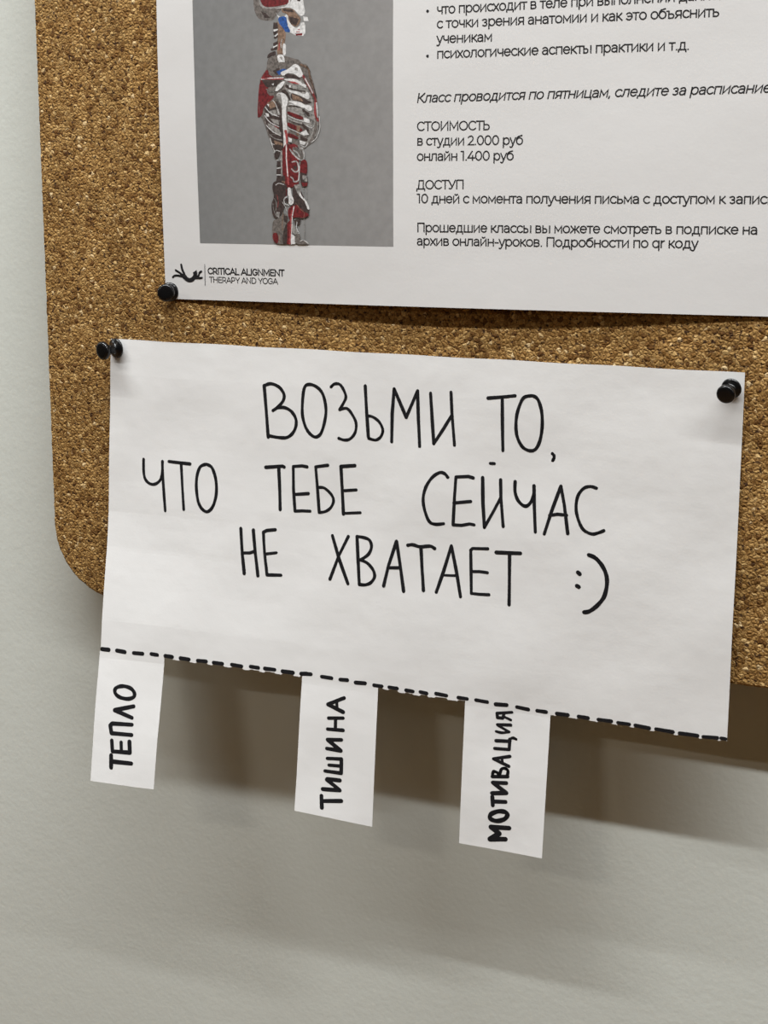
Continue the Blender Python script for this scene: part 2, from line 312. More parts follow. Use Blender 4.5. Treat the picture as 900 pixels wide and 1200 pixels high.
[0,0.76,1,[[147.7,231.83],[148.14,228.7],[148.36,226.36]]],
[6,0.68,1,[[139.95,247.93],[143.62,246.28],[144.53,242.77],[146.35,238.07]]],
[2,0.34,1,[[144.53,242.38],[146.35,238.46],[147.71,234.16]]],
[0,0.0,0,[[141.32,240.12],[142.92,239.31],[142.69,238.15],[141.54,238.56]]],
[0,0.34,1,[[149.04,226.35],[149.24,221.66],[147.61,217.75],[145.29,215.8]]],
[1,0.59,1,[[148.34,224.01],[148.08,220.1],[146.22,217.36]]],
[0,0.0,0,[[131.37,241.32],[132.53,241.1],[131.12,238.78],[128.78,237.26],[127.37,237.09],[128.32,239.23]]],
[2,0.0,0,[[130.18,237.23],[132.52,237.96],[133.9,236.37],[135.28,233.6],[134.35,233.62],[132.97,236.0]]],
[0,0.0,0,[[128.77,236.47],[131.11,236.62],[133.2,235.4],[133.97,233.23],[133.4,231.28],[132.93,230.5],[132.97,225.77],[133.52,221.02],[133.61,211.1],[131.5,211.1],[131.41,221.04],[130.78,226.58],[131.06,230.92],[129.21,233.31],[128.29,235.3]]],
[1,0.0,0,[[128.77,236.27],[130.17,236.05],[130.85,233.28],[131.29,230.52],[129.9,232.12],[128.52,234.51]]],
[4,0.0,0,[[131.65,221.04],[133.52,221.02],[133.7,211.1],[132.91,211.1],[132.55,218.65]]],
[2,0.34,1,[[131.16,219.46],[131.23,214.69],[131.26,211.11]]],
[2,0.0,0,[[126.28,215.09],[130.91,214.69],[130.87,212.45],[128.67,212.83],[126.24,213.22]]],
[3,0.0,0,[[130.47,214.69],[138.37,215.39],[138.75,210.93],[139.04,199.73],[138.13,197.1],[131.95,196.69],[130.72,203.46]]],
[7,0.0,0,[[135.73,213.92],[137.47,213.54],[141.38,212.41],[141.77,209.07],[139.58,207.58],[136.12,210.94]]],
[2,0.0,0,[[126.88,211.72],[129.76,212.08],[129.52,210.59],[127.94,208.72],[126.75,209.47]]],
[2,0.0,0,[[128.14,207.97],[130.57,207.59],[130.32,205.71],[127.88,205.71]]],
[2,0.0,0,[[127.86,204.58],[130.52,204.59],[130.49,202.52],[127.69,202.51]]],
[2,0.0,0,[[128.03,201.76],[132.02,201.58],[131.96,197.44],[127.55,199.68]]],
[0,0.37,1,[[126.66,211.53],[127.78,212.46],[129.98,211.9]]],
[0,0.37,1,[[127.93,208.34],[129.26,208.41],[130.15,208.9]]],
[0,0.33,1,[[128.09,204.89],[130.31,205.34]]],
[0,0.33,1,[[127.82,202.14],[130.48,202.14]]],
[1,0.0,0,[[129.99,212.46],[130.87,212.45],[130.69,201.58],[130.03,201.58]]],
[6,0.0,0,[[130.44,199.7],[131.98,199.33],[131.74,197.82],[130.64,198.0]]],
[0,0.65,1,[[134.62,212.81],[136.55,210.57],[139.15,208.7],[141.11,208.51],[141.57,210.55],[140.74,213.16]]],
[0,0.56,1,[[136.58,212.43],[138.31,211.31],[139.17,209.82]]],
[1,0.4,1,[[137.48,213.91],[139.63,212.05],[140.48,210.19]]],
[0,0.57,1,[[135.63,207.58],[137.83,207.77],[138.68,205.72],[138.43,203.85],[136.89,203.47],[135.37,204.59]]],
[0,0.57,1,[[134.88,201.22],[135.97,200.47],[136.4,199.35],[138.16,199.54],[138.84,200.86],[139.12,205.72]]],
[2,0.0,0,[[136.27,205.9],[138.02,205.72],[137.78,204.22],[136.47,204.29]]],
[3,0.0,0,[[136.21,201.6],[137.97,201.41],[137.73,200.29],[136.63,200.1]]],
[3,0.0,0,[[139.58,207.58],[141.34,208.7],[143.07,207.95],[143.01,202.36],[141.26,201.99],[139.3,202.73]]],
[2,0.0,0,[[139.31,203.48],[143.01,202.36],[143.4,198.26],[141.64,196.94],[139.89,197.49]]],
[1,0.0,0,[[140.6,201.98],[143.09,201.8],[142.98,199.38],[140.79,199.37]]],
[3,0.0,0,[[139.91,198.99],[143.19,198.82],[142.96,197.51],[140.77,197.31]]],
[1,0.24,0,[[141.2,196.75],[141.45,184.71],[141.52,173.34]]],
[1,0.24,0,[[142.73,196.76],[142.8,188.49]]],
[2,0.0,0,[[125.98,198.92],[128.0,199.69],[131.97,198.57],[133.27,196.7],[132.31,190.65],[130.47,186.07],[127.75,183.37],[125.52,184.48],[124.93,189.81],[126.55,192.87],[125.49,196.65]]],
[3,0.0,0,[[129.28,196.29],[132.83,196.69],[132.78,192.92],[131.42,190.64],[130.94,188.36],[127.79,186.8],[125.8,188.3],[127.86,191.36],[127.91,194.39]]],
[6,0.25,1,[[129.72,196.3],[128.25,193.64],[128.31,191.37]]],
[1,0.25,1,[[125.83,189.82],[126.01,187.54],[127.31,184.51]]],
[2,0.0,0,[[135.49,197.09],[138.59,198.61],[139.87,195.24],[143.76,188.51],[143.73,184.74],[141.08,183.57],[136.22,183.88],[135.87,192.19]]],
[0,0.0,0,[[138.56,195.98],[140.3,193.74],[143.33,190.01],[144.1,187.38],[142.88,187.74],[140.7,190.35],[138.97,192.97]]],
[1,0.0,0,[[136.38,197.84],[139.03,198.23],[139.87,195.24],[138.54,193.72]]],
[3,0.0,0,[[134.05,188.39],[137.61,189.95],[140.67,186.96],[143.3,185.86],[143.73,184.74],[141.09,183.95],[135.78,184.25],[134.87,182.34],[133.56,183.84],[133.15,186.87]]],
[6,0.2,1,[[137.18,190.32],[139.36,187.7],[141.33,186.22],[141.09,183.95]]],
[0,0.0,0,[[133.28,196.89],[134.82,196.71],[135.22,193.32],[136.31,191.82],[136.07,189.93],[134.51,189.16],[133.41,190.28],[133.88,192.55],[133.23,193.68]]],
[0,0.49,1,[[132.78,192.92],[131.43,191.77],[131.85,189.88],[133.62,189.34]]],
[2,0.0,0,[[132.55,192.16],[133.66,192.17],[133.64,190.47],[132.53,190.65]]],
[0,0.41,1,[[134.32,192.18],[135.42,191.24],[134.74,190.1]]],
[0,0.25,1,[[127.3,197.79],[128.87,198.56],[131.52,198.01]]],
[1,0.29,1,[[126.53,192.11],[127.62,189.84],[127.12,186.79]]],
[0,0.21,1,[[130.53,190.63],[131.84,188.75],[132.7,186.86]]],
[4,0.21,1,[[127.9,193.64],[128.52,190.61],[128.04,188.32]]],
[7,0.0,0,[[125.71,182.58],[127.75,183.37],[131.8,186.09],[133.56,183.84],[132.97,172.58],[127.14,172.45],[125.6,174.92],[125.21,178.74]]],
[1,0.0,0,[[127.57,186.42],[129.13,186.25],[128.87,183.77],[127.31,184.51]]],
[2,0.0,0,[[131.34,184.95],[133.12,184.59],[132.86,181.54],[131.31,182.28]]],
[3,0.0,0,[[125.64,177.22],[127.66,177.45],[128.53,175.36],[128.04,172.66],[126.25,173.2],[125.38,175.29]]],
[6,0.29,1,[[128.78,176.89],[128.95,173.07]]],
[6,0.37,0,[[130.91,186.08],[130.4,180.74],[130.59,178.46]]],
[2,0.0,0,[[130.81,178.08],[132.42,181.54],[133.08,180.79],[132.75,172.57],[130.28,172.52]]],
[3,0.0,0,[[132.86,181.54],[134.89,183.48],[134.54,172.61],[132.52,172.57]]],
[2,0.0,0,[[136.21,183.12],[139.76,183.17],[138.85,180.88],[136.64,181.23]]],
[1,0.0,0,[[135.31,181.58],[136.63,180.85],[138.37,177.08],[136.59,176.66],[135.27,177.78]]],
[0,0.41,1,[[137.75,182.0],[137.51,179.72],[138.6,177.46]]],
[0,0.0,0,[[134.37,177.0],[136.14,176.65],[137.23,174.77],[136.99,172.67],[134.54,172.61]]],
[7,0.0,0,[[136.59,177.04],[139.26,177.09],[139.23,174.81],[140.56,174.46],[143.63,173.38],[143.63,172.7],[136.54,172.54]]],
[0,0.37,1,[[139.22,174.05],[141.0,174.47],[143.19,173.18]]],
[4,0.82,0,[[136.05,188.42],[134.9,184.61],[134.09,172.49]]],
[0,0.37,0,[[136.36,188.8],[135.43,184.62],[134.76,172.5]]],
[4,0.97,0,[[132.89,214.68],[133.21,207.21],[133.65,198.21]]],
[0,0.49,0,[[132.89,214.68],[132.8,209.08],[133.43,201.59]]]],
"logo":[[0,1.26,1,[[76.92,157.45],[79.53,155.8],[82.2,155.5],[84.56,157.36],[84.87,159.16]]],
[0,0.0,0,[[77.49,158.11],[79.24,157.97],[80.33,156.59],[81.46,156.24],[82.87,156.93],[83.45,157.97],[83.18,158.98],[84.27,159.39],[85.37,160.32],[85.17,159.16],[85.84,158.68],[85.17,157.38],[84.5,155.76],[82.92,154.56],[80.77,154.24],[78.89,155.01],[77.41,156.37],[76.2,156.59],[75.76,157.09]]],
[0,1.12,1,[[77.13,162.13],[77.57,160.03],[78.7,157.82]]],
[0,0.98,1,[[74.03,159.61],[75.83,158.7],[77.92,157.48]]],
[0,0.99,1,[[72.35,156.48],[73.61,157.16],[75.38,157.21],[77.66,156.83]]],
[0,0.97,1,[[87.77,159.5],[86.67,158.7],[86.17,157.54],[84.54,156.72]]],
[0,0.98,1,[[87.96,156.64],[86.58,156.47],[84.14,156.39]]],
[1,0.35,0,[[89.7,162.6],[89.57,153.38]]]],
"text":[["что происходит в теле при выполнении данной",[202.52,265.89],[319.79,267.19],5.43,0,0],["с точки зрения анатомии и как это объяснить",[202.63,260.34],[317.23,260.9],5.43,0,0],["ученикам",[202.74,254.51],[226.87,254.57],5.43,0,0],["психологические аспекты практики и т.д.",[202.85,248.56],[306.46,249.17],5.43,0,0],["•",[197.51,265.85],[199.4,265.84],5.43,0,0],["•",[197.82,248.29],[199.71,248.31],5.43,0,0],["Класс проводится по пятницам, следите за расписанием",[194.03,231.27],[341.63,232.91],5.43,1,0],["СТОИМОСТЬ",[194.34,220.0],[226.71,220.13],5.28,0,0],["в студии 2.000 руб",[194.41,214.16],[240.92,214.21],5.43,0,0],["онлайн 1.400 руб",[194.49,207.95],[237.1,208.13],5.43,0,0],["ДОСТУП",[194.46,196.38],[215.87,196.66],5.28,0,0],["10 дней с момента получения письма с доступом к записи",[194.73,190.74],[342.08,191.9],5.43,0,0],["Прошедшие классы вы можете смотреть в подписке на",[194.86,178.9],[335.99,180.37],5.43,0,0],["архив онлайн-уроков. Подробности по qr коду",[194.9,173.4],[313.33,174.67],5.43,0,0],["CRITICAL ALIGNMENT",[91.18,158.38],[130.89,158.61],4.02,0,1],["THERAPY AND YOGA",[91.94,154.59],[127.57,155.01],3.72,0,0]],"noteq":[[37.14,126.72],[333.88,127.14],[335.37,-23.08],[36.73,-21.5]],"strips":[[[36.72,-21.3],[71.73,-20.35],[71.47,-82.46],[37.54,-82.98]],[[142.82,-21.0],[180.01,-21.53],[180.28,-85.64],[142.65,-83.25]],[[221.23,-22.49],[259.9,-22.95],[259.86,-86.76],[221.42,-86.83]]],
"edge":[[36.73,-21.5],[52.28,-20.91],[71.51,-20.57],[84.05,-21.02],[101.93,-20.95],[119.63,-21.18],[142.82,-21.0],[162.25,-21.37],[180.01,-21.53],[195.05,-22.59],[207.18,-22.53],[221.23,-22.49],[242.73,-22.62],[259.9,-22.95],[273.12,-22.92],[288.04,-22.92],[302.67,-23.35],[317.05,-23.77],[327.68,-23.57],[335.37,-23.08]],"poster":[[67.87,277.14],[68.32,146.52],[341.6,149.37]],"photo":[[86.47,276.37],[87.55,172.02],[184.06,172.6],[182.99,272.26]],"pins":[[40.1,122.66],[329.2,121.0],[70.69,149.71]]}'''.replace('\n', ''))

def W(x, z, h=0.0):
    """board millimetres -> world metres, h = height above the cork face"""
    return (x / 1000, BOARD_Y - h / 1000, BASE_Z + z / 1000)

# ---------------------------------------------------------------- materials
def new_mat(name):
    m = bpy.data.materials.new(name); m.use_nodes = True
    nt = m.node_tree; b = nt.nodes['Principled BSDF']
    return m, nt, b
def plain(name, col, rough=.6, spec=.3, bump=None):
    m, nt, b = new_mat(name)
    b.inputs['Base Color'].default_value = (*col, 1); b.inputs['Roughness'].default_value = rough
    b.inputs['Specular IOR Level'].default_value = spec
    return m
def N(nt, typ, **kw):
    n = nt.nodes.new(typ)
    for k, v in kw.items(): setattr(n, k, v)
    return n
def obj_coords(nt):
    return N(nt, 'ShaderNodeTexCoord').outputs['Object']
def noise(nt, vec, scale, detail=3, rough=.5, w=None):
    n = N(nt, 'ShaderNodeTexNoise'); n.inputs['Scale'].default_value = scale
    n.inputs['Detail'].default_value = detail; n.inputs['Roughness'].default_value = rough
    nt.links.new(vec, n.inputs['Vector']); return n
def ramp(nt, fac, stops):
    r = N(nt, 'ShaderNodeValToRGB'); e = r.color_ramp.elements
    e[0].position, e[0].color = stops[0][0], (*stops[0][1], 1)
    e[1].position, e[1].color = stops[-1][0], (*stops[-1][1], 1)
    for p, c in stops[1:-1]:
        k = e.new(p); k.color = (*c, 1)
    nt.links.new(fac, r.inputs[0]); return r
def bump(nt, height, dist, strength, prev=None):
    b = N(nt, 'ShaderNodeBump'); b.inputs['Distance'].default_value = dist; b.inputs['Strength'].default_value = strength
    nt.links.new(height, b.inputs['Height'])
    if prev: nt.links.new(prev, b.inputs['Normal'])
    return b.outputs[0]
def mix(nt, fac, a, b, mode='MIX'):
    m = N(nt, 'ShaderNodeMix', data_type='RGBA', blend_type=mode)
    if isinstance(fac, float): m.inputs[0].default_value = fac
    else: nt.links.new(fac, m.inputs[0])
    for s, v in ((m.inputs[6], a), (m.inputs[7], b)):
        if isinstance(v, tuple): s.default_value = (*v, 1)
        else: nt.links.new(v, s)
    return m.outputs[2]

def wall_material():
    m, nt, b = new_mat('painted_wall')
    v = obj_coords(nt)
    n1 = noise(nt, v, 3, 3); c = ramp(nt, n1.outputs[0], [(.3, (.595, .61, .56)), (.7, (.625, .64, .59))])
    nt.links.new(c.outputs[0], b.inputs['Base Color'])
    b.inputs['Roughness'].default_value = .55; b.inputs['Specular IOR Level'].default_value = .25
    n2 = noise(nt, v, 420, 2, .5); n3 = noise(nt, v, 110, 2, .5)
    p = bump(nt, n3.outputs[0], .0006, .22); p = bump(nt, n2.outputs[0], .0003, .3, p)
    nt.links.new(p, b.inputs['Normal'])
    return m
def cork_material():
    m, nt, b = new_mat('cork')
    v = obj_coords(nt)
    wn = noise(nt, v, 600, 3)
    add = N(nt, 'ShaderNodeVectorMath', operation='MULTIPLY_ADD')
    nt.links.new(wn.outputs['Color'], add.inputs[0]); add.inputs[1].default_value = (.0016,) * 3; nt.links.new(v, add.inputs[2])
    vo = N(nt, 'ShaderNodeTexVoronoi', feature='F1'); vo.inputs['Scale'].default_value = 600
    nt.links.new(add.outputs[0], vo.inputs['Vector'])
    ve = N(nt, 'ShaderNodeTexVoronoi', feature='DISTANCE_TO_EDGE'); ve.inputs['Scale'].default_value = 600
    nt.links.new(add.outputs[0], ve.inputs['Vector'])
    cell = N(nt, 'ShaderNodeSeparateColor'); nt.links.new(vo.outputs['Color'], cell.inputs[0])
    base = ramp(nt, cell.outputs[0], [(0, (.11, .045, .008)), (.12, (.225, .112, .027)), (.4, (.355, .202, .064)), (.88, (.43, .26, .092)), (.97, (.60, .40, .17)), (1, (.76, .57, .32))])
    big = noise(nt, v, 60, 4); bigc = ramp(nt, big.outputs[0], [(.3, (.82, .82, .80)), (.7, (1.1, 1.1, 1.1))])
    c = mix(nt, 1.0, base.outputs[0], bigc.outputs[0], 'MULTIPLY')
    edge = ramp(nt, ve.outputs['Distance'], [(.0, (.38, .27, .18)), (.10, (1, 1, 1))])
    c = mix(nt, .75, c, mix(nt, 1.0, c, edge.outputs[0], 'MULTIPLY'))
    nf = noise(nt, v, 1500, 3); nfc = ramp(nt, nf.outputs[0], [(.3, (.7, .66, .6)), (.65, (1.12, 1.12, 1.12))])
    c = mix(nt, 1.0, c, nfc.outputs[0], 'MULTIPLY')
    sp = noise(nt, v, 560, 2); spm = ramp(nt, sp.outputs[0], [(.585, (0, 0, 0)), (.66, (1, 1, 1))])
    c = mix(nt, spm.outputs[0], c, (.05, .022, .008))
    nt.links.new(c, b.inputs['Base Color'])
    b.inputs['Roughness'].default_value = .8; b.inputs['Specular IOR Level'].default_value = .2
    p = bump(nt, ve.outputs['Distance'], .0012, .75); p = bump(nt, nf.outputs[0], .0004, .5, p)
    p = bump(nt, cell.outputs[1], .0008, .4, p)
    nt.links.new(p, b.inputs['Normal'])
    return m
def paper_material(name, col, s=1.0):
    m, nt, b = new_mat(name)
    v = obj_coords(nt)
    n1 = noise(nt, v, 14, 2); c = ramp(nt, n1.outputs[0], [(.3, tuple(k * .975 for k in col)), (.7, col)])
    nt.links.new(c.outputs[0], b.inputs['Base Color'])
    b.inputs['Roughness'].default_value = .65; b.inputs['Specular IOR Level'].default_value = .25
    n2 = noise(nt, v, 900, 3); n3 = noise(nt, v, 26, 3, .55)
    st = N(nt, 'ShaderNodeMapping'); st.inputs['Scale'].default_value = (.45, 1, 1.3); nt.links.new(v, st.inputs[0])
    n4 = noise(nt, st.outputs[0], 38, 3, .5)
    p = bump(nt, n3.outputs[0], .0022 * s, .28); p = bump(nt, n4.outputs[0], .001 * s, .22, p); p = bump(nt, n2.outputs[0], .00005, .5, p)
    nt.links.new(p, b.inputs['Normal'])
    return m
def print_material():
    m, nt, b = new_mat('grey_photo_print')
    v = obj_coords(nt)
    sx = N(nt, 'ShaderNodeSeparateXYZ'); nt.links.new(v, sx.inputs[0])
    mr = N(nt, 'ShaderNodeMapRange'); nt.links.new(sx.outputs[0], mr.inputs[0])
    mr.inputs[1].default_value = .087; mr.inputs[2].default_value = .184
    c = ramp(nt, mr.outputs[0], [(0, (.19, .19, .187)), (.5, (.228, .224, .218)), (1, (.262, .252, .244))])
    n = noise(nt, v, 300, 3); nc = ramp(nt, n.outputs[0], [(.3, (.93, .93, .93)), (.7, (1.05, 1.05, 1.05))])
    nt.links.new(mix(nt, 1.0, c.outputs[0], nc.outputs[0], 'MULTIPLY'), b.inputs['Base Color'])
    b.inputs['Roughness'].default_value = .5
    return m
def floor_material():
    m, nt, b = new_mat('warm_wood_floor')
    v = obj_coords(nt)
    mp = N(nt, 'ShaderNodeMapping'); mp.inputs['Scale'].default_value = (1, 12, 1); nt.links.new(v, mp.inputs[0])
    n = noise(nt, mp.outputs[0], 3, 5); c = ramp(nt, n.outputs[0], [(.3, (.22, .12, .05)), (.7, (.32, .18, .08))])
    nt.links.new(c.outputs[0], b.inputs['Base Color']); b.inputs['Roughness'].default_value = .4
    return m
M_WALL, M_CORK, M_FLOOR = wall_material(), cork_material(), floor_material()
M_NOTE = paper_material('white_note_paper', (.715, .703, .688), 1.0)
M_POSTER = paper_material('white_print_paper', (.665, .650, .636), .45)
M_PHOTO = print_material()
M_INK = plain('black_marker_ink', (.010, .010, .012), .45)
M_PRINT = plain('black_toner', (.022, .022, .024), .5)
M_GREY = plain('grey_toner', (.16, .16, .16), .5)
M_PIN = plain('glossy_black_plastic', (.004, .004, .0045), .25, .38)
M_STEEL = plain('steel', (.5, .5, .5), .3); M_STEEL.node_tree.nodes['Principled BSDF'].inputs['Metallic'].default_value = 1
M_BACK = plain('brown_fibreboard', (.13, .075, .035), .8)
def mottled(name, col, rough, lo=.55, hi=1.5):
    m, nt, b = new_mat(name)
    n = noise(nt, obj_coords(nt), 850, 2, .6); r = ramp(nt, n.outputs[0], [(.32, (lo,) * 3), (.68, (hi,) * 3)])
    nt.links.new(mix(nt, 1.0, col, r.outputs[0], 'MULTIPLY'), b.inputs['Base Color']); b.inputs['Roughness'].default_value = rough
    return m
FIG_M = [mottled('print_bone', (.68, .665, .65), .5, .72, 1.12), mottled('print_mid_grey', (.24, .225, .21), .5), mottled('print_dark', (.045, .03, .027), .5),
         mottled('print_deep_red', (.13, .012, .014), .5), mottled('print_light_red', (.30, .055, .055), .5), mottled('print_blue', (.02, .075, .26), .5),
         mottled('print_tan', (.20, .125, .085), .5), mottled('print_shade', (.13, .112, .10), .5), mottled('print_label', (.5, .5, .5), .5)]

# ---------------------------------------------------------------- builders
def mesh_obj(name, verts, faces, mats, parent=None, fm=None, smooth=False):
    me = bpy.data.meshes.new(name); me.from_pydata(verts, [], faces); me.update()
    if not isinstance(mats, (list, tuple)): mats = [mats]
    for m in mats: me.materials.append(m)
    if fm:
        me.polygons.foreach_set('material_index', fm)
    if smooth:
        me.polygons.foreach_set('use_smooth', [True] * len(me.polygons))
    o = bpy.data.objects.new(name, me); COL.objects.link(o)
    if parent: 
        o.parent = parent; o.matrix_parent_inverse = Matrix.Translation(parent.location).inverted()
        o.matrix_parent_inverse = parent.matrix_basis.inverted()
    return o
def thing(name, label, cat, loc, group=None):
    o = bpy.data.objects.new(name, None); COL.objects.link(o); o.location = loc
    o.empty_display_size = .02
    o['label'] = label; o['category'] = cat
    if group: o['group'] = group
    return o
def box(name, lo, hi, mat):
    x0, y0, z0 = lo; x1, y1, z1 = hi
    v = [(x0, y0, z0), (x1, y0, z0), (x1, y1, z0), (x0, y1, z0), (x0, y0, z1), (x1, y0, z1), (x1, y1, z1), (x0, y1, z1)]
    f = [(0, 3, 2, 1), (4, 5, 6, 7), (0, 1, 5, 4), (1, 2, 6, 5), (2, 3, 7, 6), (3, 0, 4, 7)]
    return mesh_obj(name, v, f, mat)
def resample(pts, smooth):
    if not smooth or len(pts) < 3:
        out = [tuple(pts[0])]
        for a, b in zip(pts, pts[1:]):
            n = max(1, int(math.dist(a, b) / 3)); out += [(a[0] + (b[0] - a[0]) * k / n, a[1] + (b[1] - a[1]) * k / n) for k in range(1, n + 1)]
        return out
    closed = math.dist(pts[0], pts[-1]) < .5
    out = []
    n = len(pts)
    for i in range(n - 1):
        p1, p2 = pts[i], pts[i + 1]
        p0 = pts[i - 1] if i else (pts[-2] if closed else p1)
        p3 = pts[i + 2] if i + 2 < n else (pts[1] if closed else p2)
        for k in range(5):
            t = k / 5
            out.append(tuple(.5 * (2 * p1[c] + (p2[c] - p0[c]) * t + (2 * p0[c] - 5 * p1[c] + 4 * p2[c] - p3[c]) * t * t + (3 * p1[c] - p0[c] - 3 * p2[c] + p3[c]) * t ** 3) for c in (0, 1)))
    out.append(tuple(pts[-1]))
    return out
class Ink:
    """flat ink laid on a sheet: verts in board millimetres, lifted onto the sheet's surface"""
    def __init__(s, h): s.h = h; s.v = []; s.f = []; s.m = []
    def vert(s, x, z, lift): s.v.append(W(x, z, s.h(x, z) + lift)); return len(s.v) - 1
    def disc(s, x, z, r, lift, m, n=10):
        ids = [s.vert(x + r * math.cos(-2 * math.pi * k / n), z + r * math.sin(-2 * math.pi * k / n), lift) for k in range(n)]
        s.f.append(ids[::-1]); s.m.append(m)
    def stroke(s, w, smooth, pts, lift=.05, m=0, clampz=None, wob=.07):
        q = resample(pts, smooth); ph = random.random() * 6
        rad = [w / 2 * (1 + wob * math.sin(ph + i * .9)) for i in range(len(q))]
        if clampz: q = [(x, max(z, clampz(x) + w * .32)) for x, z in q]
        for i, (x, z) in enumerate(q):
            s.disc(x, z, rad[i], lift, m)
            if i:
                a = q[i - 1]; dx, dz = x - a[0], z - a[1]; L = math.hypot(dx, dz)
                if L < 1e-6: continue
                nx, nz = -dz / L, dx / L
                ids = [s.vert(a[0] - nx * rad[i - 1], a[1] - nz * rad[i - 1], lift), s.vert(x - nx * rad[i], z - nz * rad[i], lift),
                       s.vert(x + nx * rad[i], z + nz * rad[i], lift), s.vert(a[0] + nx * rad[i - 1], a[1] + nz * rad[i - 1], lift)]
                s.f.append(ids); s.m.append(m)
    def pen_line(s, q, rad, lift, m=0):
        """constant-width outline of a polyline with mitred joints and square ends"""
        q = [p for i, p in enumerate(q) if i == 0 or math.dist(p, q[i - 1]) > 1e-4]
        if len(q) < 2: return
        closed = math.dist(q[0], q[-1]) < 1e-3
        n = len(q); lft = []; rgt = []
        for i, p in enumerate(q):
            a = q[i - 1] if i else (q[-2] if closed else None); b = q[i + 1] if i + 1 < n else (q[1] if closed else None)
            d1 = Vector((p[0] - a[0], p[1] - a[1])).normalized() if a else None; d2 = Vector((b[0] - p[0], b[1] - p[1])).normalized() if b else None
            d1 = d1 or d2; d2 = d2 or d1
            n1 = Vector((-d1.y, d1.x)); n2 = Vector((-d2.y, d2.x)); mt = n1 + n2
            if mt.length < .5: mt = n1; k = 1
            else: mt.normalize(); k = min(1 / max(mt.dot(n1), .4), 2.2)
            o = mt * rad * k; e = Vector((0, 0))
            if a is None: e = -d2 * rad
            if b is None: e = d1 * rad
            lft.append(s.vert(p[0] + o.x + e.x, p[1] + o.y + e.y, lift)); rgt.append(s.vert(p[0] - o.x + e.x, p[1] - o.y + e.y, lift))
        for i in range(n - 1):
            s.f.append((rgt[i], rgt[i + 1], lft[i + 1], lft[i])); s.m.append(m)
    def fill(s, pts, lift, m, rounded=True):
        q = pts
        if rounded and len(pts) > 4:
            q = []
            n = len(pts)
            for i in range(n):
                a, b, c = pts[i - 1], pts[i], pts[(i + 1) % n]
                q.append((b[0] + (a[0] - b[0]) * .22, b[1] + (a[1] - b[1]) * .22)); q.append((b[0] + (c[0] - b[0]) * .22, b[1] + (c[1] - b[1]) * .22))
        ids = [s.vert(x, z, lift) for x, z in q]
        area = sum(q[i - 1][0] * q[i][1] - q[i][0] * q[i - 1][1] for i in range(len(q)))
        s.f.append(ids if area > 0 else ids[::-1]); s.m.append(m)
    def build(s, name, mats, parent):
        return mesh_obj(name, s.v, s.f, mats, parent, s.m)
def sheet(name, left, right, top, bottom, h, nx, nz, mat, parent, thick=.11):
    """a sheet of paper: grid between four border functions, front and back face"""
    v = []; f = []
    for side in (0, 1):
        for j in range(nz + 1):
            t = j / nz
            for i in range(nx + 1):
                s = i / nx
                x = (left(t) * (1 - s) + right(t) * s)
                zt, zb = top(s), bottom(x)
                z = zt + (zb - zt) * t
                v.append(W(x, z, h(x, z) - thick * side))
    n1 = (nx + 1) * (nz + 1)
    idx = lambda s, i, j: s * n1 + j * (nx + 1) + i
    for j in range(nz):
        for i in range(nx):
            f.append((idx(0, i, j + 1), idx(0, i + 1, j + 1), idx(0, i + 1, j), idx(0, i, j)))
            f.append((idx(1, i, j), idx(1, i + 1, j), idx(1, i + 1, j + 1), idx(1, i, j + 1)))
    for i in range(nx):
        f.append((idx(0, i, 0), idx(0, i + 1, 0), idx(1, i + 1, 0), idx(1, i, 0)))
        f.append((idx(0, i + 1, nz), idx(0, i, nz), idx(1, i, nz), idx(1, i + 1, nz)))
    for j in range(nz):
        f.append((idx(0, 0, j + 1), idx(0, 0, j), idx(1, 0, j), idx(1, 0, j + 1)))
        f.append((idx(0, nx, j), idx(0, nx, j + 1), idx(1, nx, j + 1), idx(1, nx, j)))
    return mesh_obj(name, v, f, mat, parent, smooth=False)

# ---------------------------------------------------------------- setting
wall = box('wall_back', (-2.2, 0, 0), (2.8, .12, 3.2), M_WALL); wall['kind'] = 'structure'
floor = box('floor', (-2.2, -3.4, -.08), (2.8, .12, 0), M_FLOOR); floor['kind'] = 'structure'

# ---------------------------------------------------------------- cork board
board = thing('cork_board', 'frameless rounded-corner cork pinboard hung on the grey wall behind the papers', 'pinboard', (.45, BOARD_Y / 2, BASE_Z))
BW, BH, BR = 900, 620, 35
def round_rect(inset):
    pts = []
    r = BR - inset
    for cx, cz, a0 in ((BW - BR, BR, -90), (BW - BR, BH - BR, 0), (BR, BH - BR, 90), (BR, BR, 180)):
        for k in range(25):
            a = math.radians(a0 + 90 * k / 24); pts.append((cx + r * math.cos(a), cz + r * math.sin(a)))
    out = []
    for i, p in enumerate(pts):          # fine steps so that the sawn cork edge can be slightly crumbly
        q = pts[(i + 1) % len(pts)]; n = max(1, int(math.dist(p, q) / 1.5))
        for k in range(n): out.append((p[0] + (q[0] - p[0]) * k / n, p[1] + (q[1] - p[1]) * k / n))
    return out
def slab(name, rings, mat, parent, jit=0.0):
    v = []; f = []; n = None
    rnd = random.Random(9)
    js = None
    for inset, h in rings:
        P = round_rect(inset); n0 = len(round_rect(0))
        if n is None: n = len(P)
        P = (P * 2)[:n] if len(P) >= n else P
        ring = []
        for i in range(n):
            x, z = P[i % len(P)]
            k = rnd.uniform(-jit, jit); cx, cz = BW / 2 - x, BH / 2 - z; L = math.hypot(cx, cz)
            v.append(W(x + cx / L * k, z + cz / L * k, h))
    m = len(rings)
    for r in range(m - 1):
        for i in range(n):
            j = (i + 1) % n
            f.append((r * n + i, r * n + j, (r + 1) * n + j, (r + 1) * n + i))
    f.append([i for i in range(n)][::-1]); f.append([(m - 1) * n + i for i in range(n)])
    return mesh_obj(name, v, f, mat, parent)
